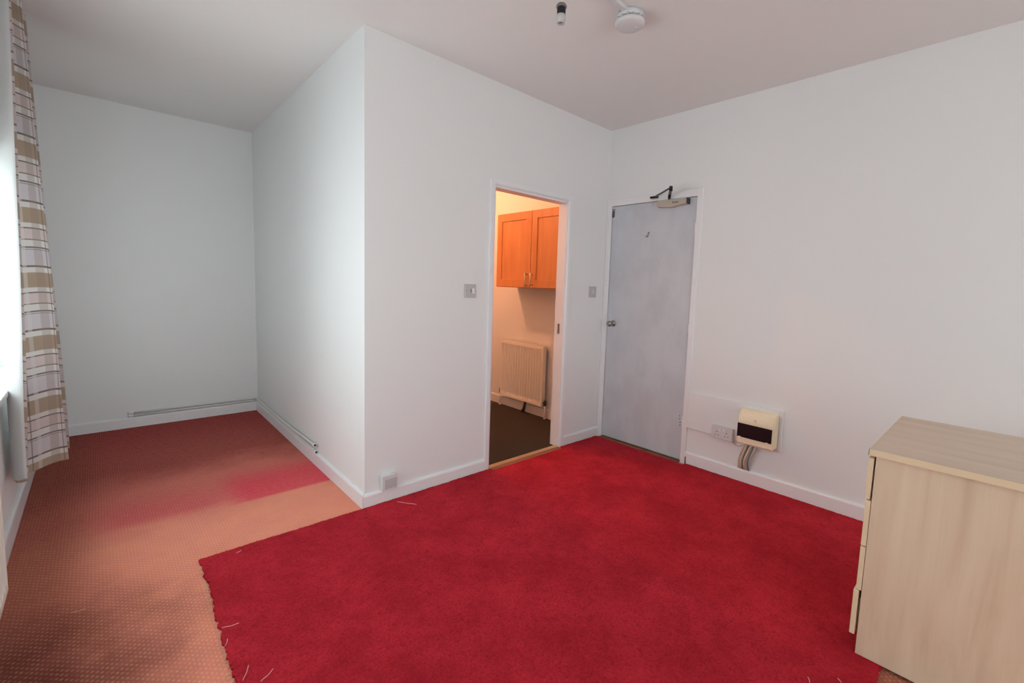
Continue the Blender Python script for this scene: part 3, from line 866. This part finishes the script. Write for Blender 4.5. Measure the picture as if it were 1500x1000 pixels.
# ------------------------------------------------------------------ kitchen wall cabinet
CF = 1.822
kc = thing('wall_cabinet', 'orange beech wall cabinet with two doors above the kitchen radiator', 'cabinet', (1.97, 0.64, 1.282))
KY0, KY1, CZ0, CZ1 = 0.137, 1.137, 1.284, 1.992
bm = new()
tk = 0.016
box(bm, CF + 0.020, XR, KY0, KY0 + tk, CZ0, CZ1); box(bm, CF + 0.020, XR, KY1 - tk, KY1, CZ0, CZ1)
box(bm, CF + 0.020, XR, KY0 + tk, KY1 - tk, CZ0, CZ0 + tk); box(bm, CF + 0.020, XR, KY0 + tk, KY1 - tk, CZ1 - tk, CZ1)
box(bm, XR - 0.006, XR, KY0 + tk, KY1 - tk, CZ0 + tk, CZ1 - tk)
obj('carcass', bm, M['beech'], kc)
SP = 0.637
def shaker(y0, y1, z0, z1):
    bm = new(); s = 0.072; d = 0.008
    def ring(i, x): return [bm.verts.new((x, a, b)) for a, b in ((y0 + i, z0 + i), (y1 - i, z0 + i), (y1 - i, z1 - i), (y0 + i, z1 - i))]
    rs = [ring(0, CF + 0.019), ring(0, CF + 0.003), ring(0.003, CF), ring(s, CF), ring(s + 0.003, CF + d), ring(s + 0.016, CF + d)]
    for A, B in zip(rs, rs[1:]):
        for k in range(4): bm.faces.new((A[k], A[(k + 1) % 4], B[(k + 1) % 4], B[k]))
    bm.faces.new(rs[0]); bm.faces.new(rs[-1])
    return bm
for y0, y1, hy in ((KY0 + 0.002, SP - 0.0015, SP - 0.034), (SP + 0.0015, KY1 - 0.002, SP + 0.040)):
    d = obj('door', shaker(y0, y1, CZ0 + 0.003, CZ1 - 0.003), M['beech'], kc)
    bm = new()
    tube(bm, [(CF - 0.030, hy, 1.297), (CF - 0.030, hy, 1.425)], 0.0055, 10)
    for zz in (1.313, 1.409): tube(bm, [(CF - 0.030, hy, zz), (CF + 0.002, hy, zz)], 0.0045, 8)
    tag(obj('handle', bm, M['satin'], d), 'slim metal bar handle')

# kitchen pendant bulb (hidden behind the partition): warm light of the kitchen
KB = (1.03, 1.60)
kl = thing('kitchen_ceiling_lamp', 'bare warm bulb in a batten holder on the kitchen ceiling', 'lamp', (*KB, H))
bm = new(); lathe(bm, [(0, 0), (0.045, 0), (0.045, -0.010), (0.024, -0.020), (0.020, -0.045), (0, -0.045)], (*KB, H), 'z', 20)
obj('batten_holder', bm, M['plastic'], kl)
n = NT('warm_bulb'); n.set(color=(1, 0.7, 0.4, 1))
n.b.inputs['Emission Color'].default_value = (1.0, 0.41, 0.19, 1); n.b.inputs['Emission Strength'].default_value = 2700.0
bm = new(); lathe(bm, [(0.010, 0.045), (0.012, 0.03), (0.019, 0.008), (0.020, -0.004), (0.014, -0.016), (0, -0.021)], (*KB, H - 0.088), 'z', 20)
obj('bulb', bm, n.m, kl)

# ------------------------------------------------------------------ ceiling fittings
SD = (0.845, -1.066)
sd = thing('smoke_detector', 'round white smoke detector on the ceiling', 'smoke detector', (*SD, H))
bm = new(); lathe(bm, [(0, 0), (0.062, 0), (0.063, -0.024), (0.056, -0.030), (0, -0.030)], (*SD, H), 'z', 40)
obj('base_plate', bm, M['plastic'], sd)
bm = new(); lathe(bm, [(0, -0.029), (0.057, -0.029), (0.061, -0.038), (0, -0.038)], (*SD, H), 'z', 40)
obj('vent_ring', bm, M['grey'], sd)
for k in range(14):
    a = 2 * math.pi * k / 14
    c = Vector((SD[0] + 0.063 * math.cos(a), SD[1] + 0.063 * math.sin(a), H))
    bm = new(); tube(bm, [c + Vector((0, 0, -0.025)), c + Vector((0, 0, -0.041))], 0.0035, 6)
    obj('vent_rib', bm, M['plastic'], sd)
bm = new(); lathe(bm, [(0, -0.037), (0.067, -0.037), (0.071, -0.041), (0.070, -0.052), (0.062, -0.059), (0.034, -0.062), (0, -0.0625)], (*SD, H), 'z', 40)
obj('cover', bm, M['plastic'], sd)
bm = new(); lathe(bm, [(0, -0.064), (0.010, -0.0635), (0.011, -0.061)], (SD[0] + 0.025, SD[1] - 0.02, H), 'z', 16)
obj('test_button', bm, M['plastic'], sd)
bm = new()
box(bm, 0.15, SD[0] - 0.050, -1.092, -1.062, H - 0.018, H, 0.002, 1)
tag(obj('cable_trunking', bm, M['plastic'], origin=(0.5, -1.077, H)), 'white cable trunking on the ceiling leading to the smoke detector', 'trunking')
LH = (0.271, -1.165)
lh = thing('pendant_lampholder', 'empty grey pendant lampholder with a white skirt hanging from the ceiling', 'lampholder', (*LH, H))
bm = new(); lathe(bm, [(0, 0), (0.048, 0), (0.048, -0.010), (0.020, -0.030), (0, -0.030)], (*LH, H), 'z', 24)
obj('ceiling_rose', bm, M['plastic'], lh)
bm = new(); tube(bm, [(*LH, H - 0.02), (*LH, 2.385)], 0.0032, 8)
obj('cord', bm, M['cream'], lh)
bm = new(); lathe(bm, [(0, 0.013), (0.006, 0.012), (0.0175, 0.006), (0.0205, 0.001), (0.0205, -0.004), (0.017, -0.006), (0, -0.006)], (*LH, 2.372), 'z', 24)
obj('cap', bm, M['grey'], lh)
bm = new(); lathe(bm, [(0, 0.0), (0.0165, 0.0), (0.0165, -0.020), (0.014, -0.024), (0.0145, -0.030), (0, -0.030)], (*LH, 2.367), 'z', 24)
obj('socket_barrel', bm, M['dark'], lh)
bm = new(); lathe(bm, [(0, 0.0), (0.0165, 0.0), (0.017, -0.012), (0.0150, -0.032), (0.0135, -0.032), (0.0135, -0.012), (0, -0.010)], (*LH, 2.341), 'z', 24)
obj('skirt', bm, M['plastic_dim'], lh)

# ------------------------------------------------------------------ curtain and rail
bm = new(); box(bm, -1.318, -1.290, -2.45, 1.50, 2.585, H, 0.003)
cr = obj('curtain_rail', bm, M['gloss'], origin=(-1.30, -0.5, H))
tag(cr, 'white curtain rail fixed to the ceiling along the window wall', 'curtain rail')
cu = thing('curtain', 'brown and white plaid curtain with white lining drawn to the far end of the window', 'curtain', (-1.30, 1.0, 0.225))
ZT, ZB = 2.584, 0.275
TOP = [(-1.276, 0.775), (-1.292, 0.770), (-1.330, 0.785), (-1.362, 0.80), (-1.375, 0.83), (-1.355, 0.87), (-1.310, 0.93), (-1.278, 0.985), (-1.262, 1.015), (-1.285, 1.06), (-1.330, 1.07), (-1.352, 1.10), (-1.330, 1.14), (-1.270, 1.16), (-1.262, 1.19), (-1.290, 1.22), (-1.345, 1.235), (-1.350, 1.27), (-1.30, 1.31), (-1.27, 1.34), (-1.29, 1.38)]
BOT = [(-1.322, 0.745), (-1.336, 0.738), (-1.362, 0.760), (-1.378, 0.79), (-1.382, 0.83), (-1.360, 0.88), (-1.300, 0.93), (-1.232, 0.985), (-1.200, 1.030), (-1.220, 1.09), (-1.290, 1.11), (-1.350, 1.14), (-1.320, 1.19), (-1.225, 1.21), (-1.205, 1.245), (-1.25, 1.29), (-1.33, 1.31), (-1.345, 1.35), (-1.27, 1.40), (-1.22, 1.44), (-1.26, 1.49)]
def spline(pts, n):
    out = []
    P_ = [Vector(q) for q in pts]; k = len(P_)
    for i in range(n):
        s = i / (n - 1) * (k - 1); j = min(int(s), k - 2); t = s - j
        p0, p1, p2, p3 = P_[max(j - 1, 0)], P_[j], P_[j + 1], P_[min(j + 2, k - 1)]
        out.append(0.5 * ((2 * p1) + (p2 - p0) * t + (2 * p0 - 5 * p1 + 4 * p2 - p3) * t * t + (3 * p1 - p0 - 3 * p2 + p3) * t ** 3))
    return out
NU, NV = 121, 60
ST, SB = spline(TOP, NU), spline(BOT, NU)
def cpt(i, j):
    v = j / (NV - 1)                 # 0 top .. 1 bottom
    f = v
    q = ST[i] * (1 - f) + SB[i] * f
    sway = 0.004 * math.sin(v * 5.0 + i * 0.12) + 0.003 * math.sin(v * 11 + i * 0.3)
    z = ZT + (ZB - ZT) * v + (0.006 * math.sin(i * 0.35) * v)
    return Vector((q.x + sway * v, q.y, z))
us = [0.0]
for i in range(1, NU): us.append(us[-1] + (SB[i] - SB[i - 1]).length)
def sheet(i0, off, name, m, extra=0.0):
    bm = new(); uvl = bm.loops.layers.uv.new('UVMap')
    rows = []
    for j in range(NV):
        row = []
        for i in range(i0, NU):
            p = cpt(i, j); d = cpt(min(i + 1, NU - 1), j) - cpt(max(i - 1, 0), j); d.z = 0; d.normalize()
            nn = Vector((-d.y, d.x, 0))
            row.append(bm.verts.new(p + nn * off + Vector((0, 0, extra * (j == NV - 1)))))
        rows.append(row)
    for j in range(NV - 1):
        for i in range(len(rows[0]) - 1):
            f = bm.faces.new((rows[j][i], rows[j][i + 1], rows[j + 1][i + 1], rows[j + 1][i])); f.smooth = True
            for l, (a, b) in zip(f.loops, ((i, j), (i + 1, j), (i + 1, j + 1), (i, j + 1))):
                l[uvl].uv = (us[a + i0], ZT + (ZB - ZT) * b / (NV - 1))
    return obj(name, bm, m, cu)
sheet(0, 0.0, 'face_fabric', M['plaid'])
# lining lies on the window side of the face fabric, starts inside the leading hem
lin = sheet(4, 0.005, 'lining', M['lining'], 0.015)
lin['label'] = 'white lining'

# ------------------------------------------------------------------ loose threads on the carpets
for args in TH: thread(*args)
thread((-1.176, -0.098), (-1.136, -0.104), 0.003, 'pale thread lying on the dotted orange carpet near the window wall', 'thread_pale', 0.0016)
thread((-0.636, -0.066), (-0.615, -0.058), 0.002, 'tiny pale fleck of thread near the corner of the red carpet')
